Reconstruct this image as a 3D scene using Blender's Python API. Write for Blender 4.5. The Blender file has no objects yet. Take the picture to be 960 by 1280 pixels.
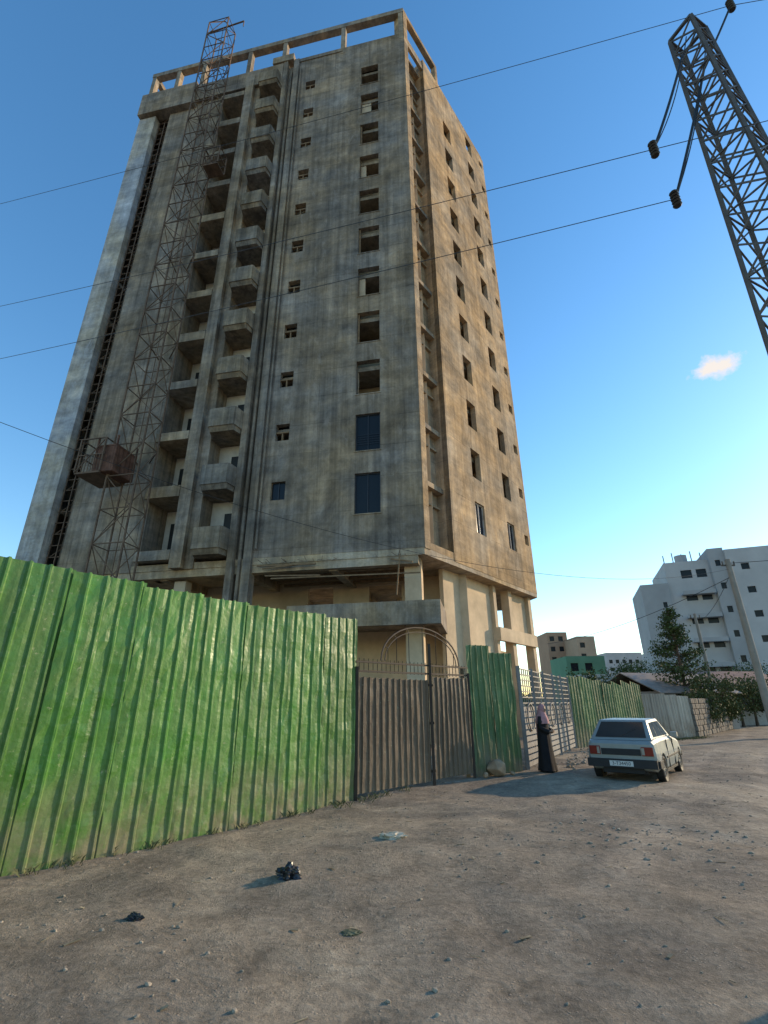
import bpy, bmesh, math, random
from mathutils import Vector, Matrix, noise
random.seed(7)
rad=math.radians
scene=bpy.context.scene
COL=scene.collection

# ------------------------------------------------------------------ materials
class N:
    def __init__(s,name,rough=0.8,metal=0.0,spec=0.3):
        s.m=bpy.data.materials.new(name); s.m.use_nodes=True
        s.t=s.m.node_tree; s.b=s.t.nodes['Principled BSDF']
        s.b.inputs['Roughness'].default_value=rough
        s.b.inputs['Metallic'].default_value=metal
        s.b.inputs['Specular IOR Level'].default_value=spec
        s.tc=s.t.nodes.new('ShaderNodeTexCoord')
    def new(s,k,**kw):
        n=s.t.nodes.new(k)
        for a,b in kw.items(): setattr(n,a,b)
        return n
    def L(s,a,b): s.t.links.new(a,b)
    def mapping(s,scale=(1,1,1),src='Object',rot=(0,0,0)):
        m=s.new('ShaderNodeMapping'); m.inputs['Scale'].default_value=scale; m.inputs['Rotation'].default_value=rot
        s.L(s.tc.outputs[src],m.inputs['Vector']); return m.outputs[0]
    def noise(s,vec,scale,detail=5,rough=0.55,dist=0.0):
        n=s.new('ShaderNodeTexNoise'); n.inputs['Scale'].default_value=scale; n.inputs['Detail'].default_value=detail
        n.inputs['Roughness'].default_value=rough; n.inputs['Distortion'].default_value=dist
        s.L(vec,n.inputs['Vector']); return n.outputs['Fac']
    def rng(s,val,a,b,c=0.0,d=1.0):
        n=s.new('ShaderNodeMapRange'); n.inputs[1].default_value=a; n.inputs[2].default_value=b
        n.inputs[3].default_value=c; n.inputs[4].default_value=d; s.L(val,n.inputs[0]); return n.outputs[0]
    def math(s,op,a,b=0.0):
        n=s.new('ShaderNodeMath',operation=op)
        for i,x in enumerate((a,b)):
            if isinstance(x,(int,float)): n.inputs[i].default_value=x
            else: s.L(x,n.inputs[i])
        return n.outputs[0]
    def mix(s,fac,a,b,mode='MIX'):
        n=s.new('ShaderNodeMix',data_type='RGBA',blend_type=mode)
        if isinstance(fac,(int,float)): n.inputs[0].default_value=fac
        else: s.L(fac,n.inputs[0])
        for i,x in ((6,a),(7,b)):
            if isinstance(x,tuple): n.inputs[i].default_value=(x[0],x[1],x[2],1)
            else: s.L(x,n.inputs[i])
        return n.outputs[2]
    def grey(s,val):
        n=s.new('ShaderNodeCombineColor'); 
        for i in range(3): s.L(val,n.inputs[i])
        return n.outputs[0]
    def color(s,c):
        if isinstance(c,tuple): s.b.inputs['Base Color'].default_value=(c[0],c[1],c[2],1)
        else: s.L(c,s.b.inputs['Base Color'])
    def bump(s,h,strength=0.4,dist=0.02):
        n=s.new('ShaderNodeBump'); n.inputs['Strength'].default_value=strength; n.inputs['Distance'].default_value=dist
        s.L(h,n.inputs['Height']); s.L(n.outputs[0],s.b.inputs['Normal'])

def concrete(name,col,panel=True,streak=1.0):
    k=N(name,0.92,0,0.12)
    o=k.tc.outputs['Object']
    big=k.noise(o,0.28,6,0.68,1.4); med=k.noise(o,1.4,9,0.72,0.5); fine=k.noise(o,9,6,0.7)
    st=k.noise(k.mapping((3.2,3.2,0.11)),1.0,8,0.70)
    stb=k.noise(k.mapping((0.8,0.8,0.06)),1.0,6,0.68)
    st2=k.noise(k.mapping((0.22,0.22,1.5)),1.0,6,0.68)
    v=k.math('MULTIPLY',k.rng(big,0.33,0.67,0.64,1.24),k.rng(med,0.3,0.7,0.70,1.26))
    v=k.math('MULTIPLY',v,k.rng(st,0.38,0.60,1-0.30*streak,1.06))
    v=k.math('MULTIPLY',v,k.rng(stb,0.36,0.60,1-0.22*streak,1.08))
    v=k.math('MULTIPLY',v,k.rng(st2,0.35,0.65,0.80,1.16))
    v=k.math('MULTIPLY',v,k.rng(fine,0.3,0.7,0.90,1.1))
    if panel:
        sp=k.new('ShaderNodeSeparateXYZ'); k.L(o,sp.inputs[0])
        cb=k.new('ShaderNodeCombineXYZ')
        wob=k.math('MULTIPLY',k.math('SUBTRACT',k.noise(o,0.8,3),0.5),0.12)
        k.L(sp.outputs[0],cb.inputs[0]); k.L(k.math('ADD',k.math('ADD',sp.outputs[2],-0.2),wob),cb.inputs[1])
        br=k.new('ShaderNodeTexBrick',offset=0.0,squash=1.0)
        k.L(cb.outputs[0],br.inputs['Vector'])
        br.inputs['Color1'].default_value=(1.10,1.10,1.10,1); br.inputs['Color2'].default_value=(0.82,0.82,0.82,1); br.inputs['Mortar'].default_value=(0.55,0.55,0.55,1)
        br.inputs['Scale'].default_value=1; br.inputs['Brick Width'].default_value=2.45; br.inputs['Row Height'].default_value=1.55
        br.inputs['Mortar Size'].default_value=0.03; br.inputs['Mortar Smooth'].default_value=1.0
        c=k.mix(k.rng(k.noise(o,0.6,4),0.35,0.6,0.15,0.9),(1,1,1),br.outputs['Color'])
        c=k.mix(1.0,k.grey(v),c,'MULTIPLY')
    else: c=k.grey(v)
    tint=k.mix(k.rng(k.noise(o,0.35,5,0.6),0.38,0.62),(col[0]*0.90,col[1]*0.97,col[2]*1.10),(col[0]*1.10,col[1]*1.0,col[2]*0.84))
    c=k.mix(1.0,tint,c,'MULTIPLY')
    eff=k.math('MULTIPLY',k.rng(k.noise(k.mapping((1.3,1.3,0.55)),1.0,8,0.72,0.5),0.55,0.70),0.34)
    k.color(k.mix(eff,c,(col[0]*1.55,col[1]*1.65,col[2]*1.85)))
    k.bump(k.math('ADD',k.math('MULTIPLY',med,0.8),fine),0.55,0.03)
    return k.m

def flat(name,col,rough=0.7,metal=0.0,var=0.15,scale=6,spec=0.3,bump=0.15):
    k=N(name,rough,metal,spec)
    o=k.tc.outputs['Object']; n=k.noise(o,scale,6,0.65)
    k.color(k.mix(1.0,(col[0],col[1],col[2]),k.grey(k.rng(n,0.3,0.7,1-var,1+var)),'MULTIPLY'))
    if bump: k.bump(k.noise(o,scale*4,4),bump,0.01)
    return k.m

M={}
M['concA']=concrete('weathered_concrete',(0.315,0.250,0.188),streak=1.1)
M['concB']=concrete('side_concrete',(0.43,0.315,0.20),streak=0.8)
M['concP']=concrete('pale_plaster_wall',(0.46,0.43,0.40),panel=False,streak=0.6)
M['concC']=concrete('cast_concrete',(0.34,0.272,0.20),panel=False)
M['concD']=concrete('dark_concrete',(0.20,0.155,0.11),panel=False)
M['plast']=flat('interior_plaster',(0.60,0.55,0.48),0.9,var=0.25,scale=0.8)
M['tan']=flat('tan_plaster',(0.54,0.41,0.27),0.9,var=0.25,scale=0.7)
M['glass']=flat('window_glass',(0.015,0.018,0.022),0.2,0.0,0.1,1,0.16,0)
M['frame']=flat('dark_window_frame',(0.03,0.03,0.035),0.4)
M['rust']=flat('rusty_steel',(0.15,0.095,0.062),0.8,0.2,0.4,3)
M['redsteel']=flat('red_oxide_steel',(0.13,0.062,0.04),0.85,0.1,0.45,3)
M['galv']=flat('galvanised_steel',(0.12,0.10,0.085),0.6,0.4,0.3,4)
M['gategrey']=flat('grey_gate_paint',(0.20,0.19,0.18),0.6,0.1,0.25,3)
M['black']=flat('rubber_and_opening_black',(0.02,0.02,0.02),0.6)  # rubber parts; also the painted dark of door openings
M['wood']=flat('timber',(0.22,0.14,0.075),0.85,0,0.35,5)

def fence_mat(name,col,dirt=(0.20,0.155,0.10),rough=0.36,dirtamt=1.0,metal=0.0):
    k=N(name,rough,metal,0.5)
    at=k.new('ShaderNodeAttribute',attribute_name='tone')
    g=k.new('ShaderNodeNewGeometry'); sp=k.new('ShaderNodeSeparateXYZ'); k.L(g.outputs['Position'],sp.inputs[0])
    o=k.tc.outputs['Object']
    st=k.noise(k.mapping((7,7,0.45)),1.0,7,0.7); bl=k.noise(o,2.2,8,0.72); sc=k.noise(o,13,6,0.72)
    c=k.mix(1.0,col,k.grey(k.rng(at.outputs['Fac'],0,1,0.76,1.18)),'MULTIPLY')
    c=k.mix(1.0,c,k.grey(k.rng(st,0.3,0.7,0.60,1.26)),'MULTIPLY')
    c=k.mix(k.math('MULTIPLY',k.rng(sc,0.61,0.68),0.5),c,(0.38,0.40,0.24))
    low=k.rng(sp.outputs[2],0.0,1.0,1.0,0.0)
    d=k.math('MULTIPLY',k.math('ADD',k.math('MULTIPLY',low,0.8),0.12),k.rng(bl,0.35,0.6,0.2,1.0))
    c=k.mix(k.math('MULTIPLY',d,dirtamt),c,dirt)
    k.color(c)
    k.L(k.rng(bl,0.3,0.7,rough-0.08,rough+0.3),k.b.inputs['Roughness'])
    k.bump(k.math('ADD',k.noise(o,3.5,3,0.5),k.math('MULTIPLY',k.noise(o,11,3),0.35)),0.5,0.04)
    return k.m
M['green']=fence_mat('green_painted_sheet',(0.055,0.195,0.020))
M['green2']=fence_mat('old_green_sheet',(0.052,0.14,0.038),dirtamt=1.2,rough=0.5)
M['brownsheet']=fence_mat('brown_gate_sheet',(0.105,0.072,0.045),dirtamt=0.8,rough=0.55)
M['rustsheet']=fence_mat('pale_rusty_sheet',(0.42,0.36,0.29),dirt=(0.22,0.12,0.06),rough=0.6)

# ground
k=N('dirt_ground',0.95,0,0.1)
o=k.tc.outputs['Object']
n1=k.noise(o,0.28,7,0.66,1.2); n2=k.noise(o,1.7,9,0.74,0.4); n3=k.noise(o,14,8,0.75); n4=k.noise(o,70,4,0.7); n5=k.noise(o,0.75,8,0.7,0.8)
c=k.mix(k.rng(n1,0.38,0.62),(0.215,0.178,0.138),(0.385,0.31,0.222))
sp=k.new('ShaderNodeSeparateXYZ'); k.L(o,sp.inputs[0])
tt=k.math('SUBTRACT',k.math('MULTIPLY',sp.outputs[0],0.80),k.math('MULTIPLY',sp.outputs[1],0.60))
tt=k.math('SUBTRACT',tt,k.math('MULTIPLY',k.math('SINE',k.math('MULTIPLY',sp.outputs[1],0.3)),0.25))
tt=k.math('ADD',tt,k.math('MULTIPLY',k.math('SUBTRACT',k.noise(o,1.2,5,0.6),0.5),0.35))
trk=None
for cc in (2.2,3.7,-0.4,1.0,-1.9):
    m_=k.rng(k.math('ABSOLUTE',k.math('SUBTRACT',tt,cc)),0.08,0.32,1,0)
    trk=m_ if trk is None else k.math('MAXIMUM',trk,m_)
trk=k.math('MULTIPLY',trk,k.rng(k.noise(o,0.5,4),0.38,0.56,0.15,1))
c=k.mix(k.math('MULTIPLY',trk,0.6),c,(0.43,0.35,0.26))
dk=k.math('MULTIPLY',k.rng(n5,0.53,0.66),0.55)
c=k.mix(dk,c,(0.15,0.122,0.095))
c=k.mix(1.0,c,k.grey(k.rng(n2,0.3,0.7,0.62,1.28)),'MULTIPLY')
c=k.mix(1.0,c,k.grey(k.rng(n3,0.3,0.7,0.62,1.32)),'MULTIPLY')
vo=k.new('ShaderNodeTexVoronoi'); vo.inputs['Scale'].default_value=26; k.L(o,vo.inputs['Vector'])
peb=k.math('MULTIPLY',k.rng(vo.outputs['Distance'],0.12,0.28,1,0),k.rng(k.noise(o,3.0,4),0.45,0.62))
c=k.mix(k.math('MULTIPLY',peb,0.5),c,(0.44,0.38,0.31))
c=k.mix(k.math('MULTIPLY',k.rng(n4,0.58,0.70),0.6),c,(0.09,0.07,0.05))
k.color(c)
h=k.math('ADD',k.math('MULTIPLY',n2,1.3),k.math('ADD',k.math('MULTIPLY',n3,0.6),k.math('ADD',k.math('MULTIPLY',peb,0.25),k.math('MULTIPLY',n4,0.15))))
k.bump(h,0.75,0.05)
M['dirt']=k.m

# ------------------------------------------------------------------ mesh helper
class MB:
    def __init__(s): s.v=[];s.f=[];s.tone=[]
    def quad(s,*p):
        i=len(s.v); s.v+= [tuple(q) for q in p]; s.f.append(tuple(range(i,i+len(p))))
    def box(s,x0,x1,y0,y1,z0,z1):
        x0,x1=sorted((x0,x1));y0,y1=sorted((y0,y1));z0,z1=sorted((z0,z1))
        i=len(s.v)
        s.v+=[(x0,y0,z0),(x1,y0,z0),(x1,y1,z0),(x0,y1,z0),(x0,y0,z1),(x1,y0,z1),(x1,y1,z1),(x0,y1,z1)]
        for f in ((0,3,2,1),(4,5,6,7),(0,1,5,4),(1,2,6,5),(2,3,7,6),(3,0,4,7)): s.f.append(tuple(i+j for j in f))
    def strut(s,p,q,w=0.05,h=None):
        p=Vector(p);q=Vector(q);d=(q-p)
        if d.length<1e-6:return
        d.normalize(); a=d.cross(Vector((0,0,1)))
        if a.length<1e-3:a=Vector((1,0,0))
        a.normalize();b=d.cross(a); h=h or w
        a*=w/2;b*=h/2
        i=len(s.v)
        for c in (p,q):
            s.v+=[tuple(c-a-b),tuple(c+a-b),tuple(c+a+b),tuple(c-a+b)]
        for f in ((0,3,2,1),(4,5,6,7),(0,1,5,4),(1,2,6,5),(2,3,7,6),(3,0,4,7)): s.f.append(tuple(i+j for j in f))
    def prism(s,poly,z0,z1):
        n=len(poly);i=len(s.v)
        s.v+=[(x,y,z0) for x,y in poly]+[(x,y,z1) for x,y in poly]
        s.f.append(tuple(i+n-1-j for j in range(n)));s.f.append(tuple(i+n+j for j in range(n)))
        for j in range(n):
            m=(j+1)%n; s.f.append((i+j,i+m,i+n+m,i+n+j))
    def tube(s,pts,radii,seg=8,cap=True,sy=1.0):
        pts=[Vector(p) for p in pts]; i0=len(s.v); n=len(pts)
        if not isinstance(radii,(list,tuple)): radii=[radii]*n
        for j,p in enumerate(pts):
            d=(pts[min(j+1,n-1)]-pts[max(j-1,0)]).normalized()
            a=d.cross(Vector((0,0,1)))
            if a.length<1e-2: a=Vector((1,0,0))
            a.normalize(); b=d.cross(a).normalized()
            for t in range(seg):
                an=2*math.pi*t/seg
                s.v.append(tuple(p+a*math.cos(an)*radii[j]+b*math.sin(an)*radii[j]*sy))
        for j in range(n-1):
            for t in range(seg):
                u=(t+1)%seg
                s.f.append((i0+j*seg+t,i0+j*seg+u,i0+(j+1)*seg+u,i0+(j+1)*seg+t))
        if cap:
            s.f.append(tuple(i0+t for t in range(seg)));s.f.append(tuple(i0+(n-1)*seg+seg-1-t for t in range(seg)))
    def obj(s,name,mat,parent=None,smooth=False,rz=0,loc=(0,0,0),bevel=0,fix=True):
        me=bpy.data.meshes.new(name); me.from_pydata(s.v,[],s.f); me.validate()
        if fix:
            bm=bmesh.new();bm.from_mesh(me);bmesh.ops.recalc_face_normals(bm,faces=bm.faces);bm.to_mesh(me);bm.free()
        if s.tone:
            at=me.attributes.new('tone','FLOAT','FACE')
            if len(s.tone)==len(me.polygons): at.data.foreach_set('value',s.tone)
        if mat: me.materials.append(mat)
        ob=bpy.data.objects.new(name,me); COL.objects.link(ob)
        ob.rotation_euler[2]=rz; ob.location=loc
        if parent: ob.parent=parent
        if smooth:
            for p in me.polygons:p.use_smooth=True
        if bevel:
            b=ob.modifiers.new('bev','BEVEL');b.width=bevel;b.segments=2;b.limit_method='ANGLE'
        return ob

def empty(name,loc=(0,0,0),rz=0):
    e=bpy.data.objects.new(name,None);COL.objects.link(e);e.location=loc;e.rotation_euler[2]=rz;e.empty_display_size=0.3
    return e

def wall_holes(mb,x0,x1,z0,z1,y0,t,holes):
    xs=sorted(set([x0,x1]+[h[i] for h in holes for i in (0,1) if x0<h[i]<x1]))
    zs=sorted(set([z0,z1]+[h[i] for h in holes for i in (2,3) if z0<h[i]<z1]))
    nx=len(xs);nz=len(zs)
    def solid(i,j):
        if i<0 or j<0 or i>=nx-1 or j>=nz-1:return False
        cx=(xs[i]+xs[i+1])/2;cz=(zs[j]+zs[j+1])/2
        return not any(h[0]<cx<h[1] and h[2]<cz<h[3] for h in holes)
    b=len(mb.v)
    for z in zs:
        for x in xs: mb.v+=[(x,y0,z),(x,y0+t,z)]
    I=lambda i,j,k:b+2*(j*nx+i)+k
    for i in range(nx-1):
        for j in range(nz-1):
            if not solid(i,j):continue
            mb.f.append((I(i,j,0),I(i+1,j,0),I(i+1,j+1,0),I(i,j+1,0)))
            mb.f.append((I(i,j,1),I(i,j+1,1),I(i+1,j+1,1),I(i+1,j,1)))
            if not solid(i-1,j): mb.f.append((I(i,j,0),I(i,j+1,0),I(i,j+1,1),I(i,j,1)))
            if not solid(i+1,j): mb.f.append((I(i+1,j,0),I(i+1,j,1),I(i+1,j+1,1),I(i+1,j+1,0)))
            if not solid(i,j-1): mb.f.append((I(i,j,0),I(i,j,1),I(i+1,j,1),I(i+1,j,0)))
            if not solid(i,j+1): mb.f.append((I(i,j+1,0),I(i+1,j+1,0),I(i+1,j+1,1),I(i,j+1,1)))

def gh(x,y):
    d=math.hypot(x,y); a=1.0 if d<40 else max(0,1-(d-40)/30)
    z=0.045*noise.noise(Vector((x*0.35,y*0.35,1.3)))+0.025*noise.noise(Vector((x*1.1,y*1.1,4)))+0.016*noise.noise(Vector((x*3.1,y*3.1,8)))
    t=(x*0.80-y*0.60)
    for c in (2.2,3.7,-0.4): z-=0.04*math.exp(-((t-c-0.25*math.sin(y*0.3))/0.24)**2)
    return z*a

# ------------------------------------------------------------------ ground
def axis(a0,a1,step,far):
    r=[a0]
    while r[-1]<a1:r.append(r[-1]+step)
    s=step;x=r[-1]
    while x<far: s*=1.3;x+=s;r.append(x)
    s=step;x=r[0];l=[]
    while x>-far: s*=1.3;x-=s;l.append(x)
    return l[::-1]+r
xs=axis(-5,14,0.11,1500);ys=axis(1,18,0.11,1500)
mb=MB()
for y in ys:
    for x in xs: mb.v.append((x,y,gh(x,y)))
nx=len(xs)
for j in range(len(ys)-1):
    for i in range(nx-1): mb.f.append((j*nx+i,j*nx+i+1,(j+1)*nx+i+1,(j+1)*nx+i))
mb.obj('ground',M['dirt'],smooth=True,fix=False)

# ------------------------------------------------------------------ main building
BZ=7.6; FH=3.1; F0=8.0
ang=math.atan2(-3.83,19.69)
bld=empty('unfinished_concrete_building',(1.67,19,0),ang)
rB=rad(62.4)
holes=[]
for k_ in range(11):
    zc=10.28+FH*k_
    holes.append((-3.03,-1.85,zc-0.98,zc+0.98))
    zs_=10.76+FH*k_
    holes.append((-7.02,-6.32,zs_-0.46,zs_+0.46))
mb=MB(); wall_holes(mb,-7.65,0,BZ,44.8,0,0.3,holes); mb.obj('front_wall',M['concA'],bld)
mb=MB();fr=MB();gl=MB();pl=MB();blk=MB()
for k_ in range(11):
    zc=10.28+FH*k_
    if k_<2:
        fr.box(-2.98,-1.90,0.12,0.16,zc-0.98,zc-0.93)
        fr.box(-3.03,-2.98,0.10,0.16,zc-0.98,zc+0.98);fr.box(-1.90,-1.85,0.10,0.16,zc-0.98,zc+0.98)
        fr.box(-2.98,-1.90,0.10,0.16,zc+0.93,zc+0.98);fr.box(-2.46,-2.42,0.10,0.16,zc-0.93,zc+0.93)
        if k_==1:
            for q in range(5): fr.box(-2.98,-1.90,0.09,0.10,zc-0.6+q*0.12,zc-0.585+q*0.12)
        gl.quad((-3.0,0.14,zc-0.95),(-1.88,0.14,zc-0.95),(-1.88,0.14,zc+0.95),(-3.0,0.14,zc+0.95))
    else:
        if k_ in (2,4,7,9): blk.box(-3.02,-2.4-0.3*(k_%3),0.34,0.48,zc-0.97,zc+0.55)
        if k_ in (3,5,8): mb.box(-3.02,-2.93,0.1,0.2,zc-0.97,zc+0.97)
    zs_=10.76+FH*k_
    if k_>0:
        mb.box(-7.02,-6.32,0.05,0.2,zs_-0.02,zs_+0.06)
        mb.box(-6.72,-6.66,0.06,0.2,zs_-0.46,zs_-0.02)
    else:
        gl.quad((-7.0,0.14,zs_-0.45),(-6.34,0.14,zs_-0.45),(-6.34,0.14,zs_+0.45),(-7.0,0.14,zs_+0.45))
        fr.box(-6.69,-6.65,0.1,0.16,zs_-0.45,zs_+0.45)
    pl.box(-3.08,-1.80,-0.035,0.06,zc-1.03,zc-0.985)
mb.obj('small_window_bars',M['wood'],bld); fr.obj('window_frames',M['frame'],bld); gl.obj('window_panes',M['glass'],bld); pl.obj('window_sills',M['concC'],bld); blk.obj('block_infill',M['tan'],bld)

mb=MB(); wall_holes(mb,-17.6,-13.6,7.3,44.0,0,0.3,[]); mb.obj('left_wall',M['concA'],bld)
mb=MB(); mb.box(-20.06,-18.7,-0.12,0.4,2.2,42.4); mb.obj('end_panel',M['concP'],bld)
mb=MB(); mb.box(-18.72,-17.58,1.0,1.2,2.2,43.0); mb.obj('slot_back_wall',M['concC'],bld)
mb=MB()
for i in range(66):
    z=3+i*0.6
    mb.box(-18.66,-17.64,0.25,0.29,z,z+0.04)
    if i%2: mb.strut((-18.6,0.3,z),(-17.7,0.3,z+0.6),0.035)
for s_ in (18.55,18.1,17.72): mb.box(-s_-0.025,-s_+0.025,0.2,0.245,3,42)
mb.obj('slot_lattice',M['rust'],bld)
mb=MB(); mb.box(-20.06,-19.9,0.41,14,2.2,44); mb.box(-19.9,3.3,13.8,14,7.7,44.5)
mb.obj('rear_walls',M['concA'],bld)
mb=MB(); mb.box(-11.45,-10.85,-0.35,1.6,7.3,44.0)
mb.box(-10.85,-10.42,-0.05,1.6,7.3,44.0)
mb.box(-13.6,-13.3,0.02,2.2,7.3,43.9)
mb.box(-8.72,-8.42,-0.22,1.6,5.4,45.0)
mb.box(-7.97,-7.6,-0.16,0.34,5.4,45.02)
mb.box(-8.42,-7.97,0.12,0.4,7.4,44.7)
mb.tube([(-8.2,0.0,5),(-8.2,0.0,44)],0.09,8)
mb.tube([(-7.45,-0.09,8),(-7.45,-0.09,44)],0.05,6)
mb.obj('facade_piers',concrete('pier_concrete',(0.31,0.25,0.19),panel=False,streak=1.3),bld)

poly=[(-19.85,0.42),(-18.75,0.42),(-18.75,1.25),(-17.55,1.25),(-17.55,0.29),(-0.25,0.31),(4.85,10.2),(3.3,13.75),(-19.85,13.75)]
mb=MB()
for k_ in range(12):
    z=F0+FH*k_
    mb.prism(poly,z-0.25,z)
mb.prism([(-20.0,0.43),(-18.7,0.43),(-18.7,1.3),(-17.5,1.3),(-17.5,0.31),(-0.25,0.33),(4.9,10.3),(3.4,13.9),(-20.0,13.9)],44.1,44.35)
mb.obj('floor_slabs',M['concC'],bld)
mb=MB()
mb.prism([(-20.06,0.0),(-0.02,0.02),(5.37,10.29),(3.5,14.1),(-20.06,14.1)],7.30,7.597)
for x in (-16,-12,-8,-4): mb.box(x-0.18,x+0.18,0.3,13.5,6.9,7.30)
mb.box(-20.0,-0.3,0.05,0.45,6.95,7.297)
mb.obj('transfer_slab',concrete('soffit_concrete',(0.46,0.355,0.24),panel=False,streak=0.6),bld)

# main balcony bay
mb=MB();mp=MB();md=MB()
for k_ in range(12):
    z=F0+FH*k_
    mb.box(-13.28,-11.47,-0.38,0.285,z-0.30,z+0.0)
    mb.box(-13.28,-11.47,-0.38,-0.27,z+0.0,z+0.16+0.1*(k_%3==1))
    mp.box(-13.29,-11.46,1.5,1.65,z+0.02,z+FH-0.27)
    if k_<11:
        md.box(-12.95,-12.25,1.44,1.497,z+0.03,z+2.15)  # solid black slab painting the dark inside of a door opening
        mp.box(-12.0,-11.86,0.7,1.49,z+0.03,z+FH-0.27)
mb.obj('bay_slabs',M['concC'],bld); mp.obj('bay_plaster_walls',M['plast'],bld); md.obj('bay_doorway_dark_panels',M['black'],bld)
# small projecting balconies
mb=MB();mp=MB();md=MB()
for k_ in range(12):
    z=F0+FH*k_
    P=[(-10.36,0.0),(-10.20,-0.72),(-8.90,-0.72),(-8.74,0.0)]
    P2=[(-10.36,0.0),(-10.18,-0.60),(-8.92,-0.60),(-8.74,0.0)]
    i=len(mb.v); mb.v+=[(x,y,z-0.26) for x,y in P2]+[(x,y,z-0.02) for x,y in P]
    mb.f+= [(i,i+3,i+2,i+1),(i+4,i+5,i+6,i+7)]+[(i+j,i+(j+1)%4,i+4+(j+1)%4,i+4+j) for j in range(4)]
    hgt=1.0
    for a,b in ((P[0],P[1]),(P[1],P[2]),(P[2],P[3])):
        a=Vector((*a,0));b=Vector((*b,0)); mb.strut(a+Vector((0,0,z-0.02+hgt/2)),b+Vector((0,0,z-0.02+hgt/2)),0.10,hgt)
    mp.box(-10.42,-8.72,0.9,1.05,z+0.01,z+FH-0.27)
    mb.box(-10.42,-8.73,0.0,0.9,z-0.252,z+0.003)
    md.box(-9.7,-8.95,0.85,0.897,z+0.03,z+2.2)  # black panel on the plaster, stands in for shade in a doorway
mb.obj('small_balconies',concrete('balcony_concrete',(0.29,0.24,0.185),panel=False,streak=1.4),bld); mp.obj('recess_plaster',M['plast'],bld); md.obj('recess_doorway_dark_panels',M['black'],bld)

mb=MB()
for k_ in range(11):
    z=F0+FH*k_
    mb.box(-7.6,0.25,1.7,1.85,z+0.01,z+FH-0.26)
    mb.box(-4.6,-4.45,0.31,1.69,z+0.01,z+FH-0.26)
mb.obj('partitions',M['tan'],bld)

mb=MB()
mb.box(-20.06,-15.5,-0.42,0.3,42.45,44.85)
mb.box(-15.5,-8.75,-0.25,0.3,42.9,44.7)
mb.box(-7.65,-4.4,-0.06,0.3,44.8,45.15)
mb.box(-4.4,0.0,0.0,0.3,44.8,45.25)
mb.obj('roof_parapet',M['concA'],bld)
mb=MB()
for s_ in (19.86,17.7,15.5,11.7,8.9,4.4,0.2):
    mb.box(-s_-0.16,-s_+0.16,-0.02,0.36,44.6,47.85)
mb.box(-20.06,0.02,-0.05,0.38,47.85,48.3)
mb.box(-20.06,-19.70,0.39,9.0,47.85,48.3); mb.box(-20.0,-19.75,8.6,9.0,44.3,47.84)
for s_ in (15.5,11.7,4.4): mb.box(-s_-0.18,-s_+0.18,0.42,1.6,44.3,45.0)
mb.box(-9.6,-8.0,-0.28,0.5,44.9,45.6)
mb.obj('roof_frame',M['concC'],bld)

hb=[];rows=range(12)
for k_ in rows:
    zc=10.36+3.09*k_
    if k_<11:
        hb.append((4.75,5.75,zc-0.85,zc+0.85)); 
    hb.append((8.45,9.4,zc-0.8,zc+0.8))
    hb.append((10.75,11.3,zc+0.0,zc+0.62))
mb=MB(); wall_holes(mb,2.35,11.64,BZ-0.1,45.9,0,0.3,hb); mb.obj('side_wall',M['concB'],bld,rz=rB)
hs=[(1.0,1.7,10.3+3.09*k_,11.05+3.09*k_) for k_ in range(12)]
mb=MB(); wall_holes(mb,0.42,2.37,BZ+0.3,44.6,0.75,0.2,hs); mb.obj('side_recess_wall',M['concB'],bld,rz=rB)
mb=MB(); mb.box(0.0,0.42,-0.015,0.8,BZ-0.02,48.32)
mb.box(2.35,2.65,0.02,0.95,BZ,45.8)
mb.box(0.42,4.4,0.0,0.35,47.9,48.3); mb.box(4.1,4.42,-0.01,0.34,45.85,47.89)
mb.box(0.42,4.4,0.05,0.25,44.65,45.4)
mb.box(4.42,11.5,0.05,0.3,45.9,46.3)
mb.obj('corner_pier',M['concB'],bld,rz=rB)
mb=MB()
for k_ in range(12):
    z=10.3+3.09*k_
    mb.box(0.45,2.34,0.6,0.74,z-0.2,z-0.12)
mb.box(0.45,2.34,0.02,0.74,BZ,BZ+0.3)
mb.obj('recess_ledges',M['concB'],bld,rz=rB)
mb=MB();fr=MB()
for (a,b,c_,d_) in hb:
    if c_<11.6 and a<10:
        mb.quad((a,0.16,c_),(b,0.16,c_),(b,0.16,d_),(a,0.16,d_))
        m_=(a+b)/2; fr.box(m_-0.025,m_+0.025,0.1,0.155,c_,d_); fr.box(a,a+0.05,0.1,0.155,c_,d_); fr.box(b-0.05,b,0.1,0.155,c_,d_); fr.box(a+0.05,b-0.05,0.1,0.154,d_-0.05,d_)
mb.obj('side_window_panes',M['glass'],bld,rz=rB); fr.obj('side_window_frames',M['concP'],bld,rz=rB)
mb=MB()
for k_ in range(11):
    z=F0+FH*k_
    mb.box(2.7,11.0,1.3,1.45,z+0.02,z+FH-0.27); mb.box(7.0,7.12,0.36,1.29,z+0.02,z+FH-0.27)
mb.box(11.5,11.63,0.31,6,7.7,45.8)
mb.obj('side_partitions',M['tan'],bld,rz=rB)

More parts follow.
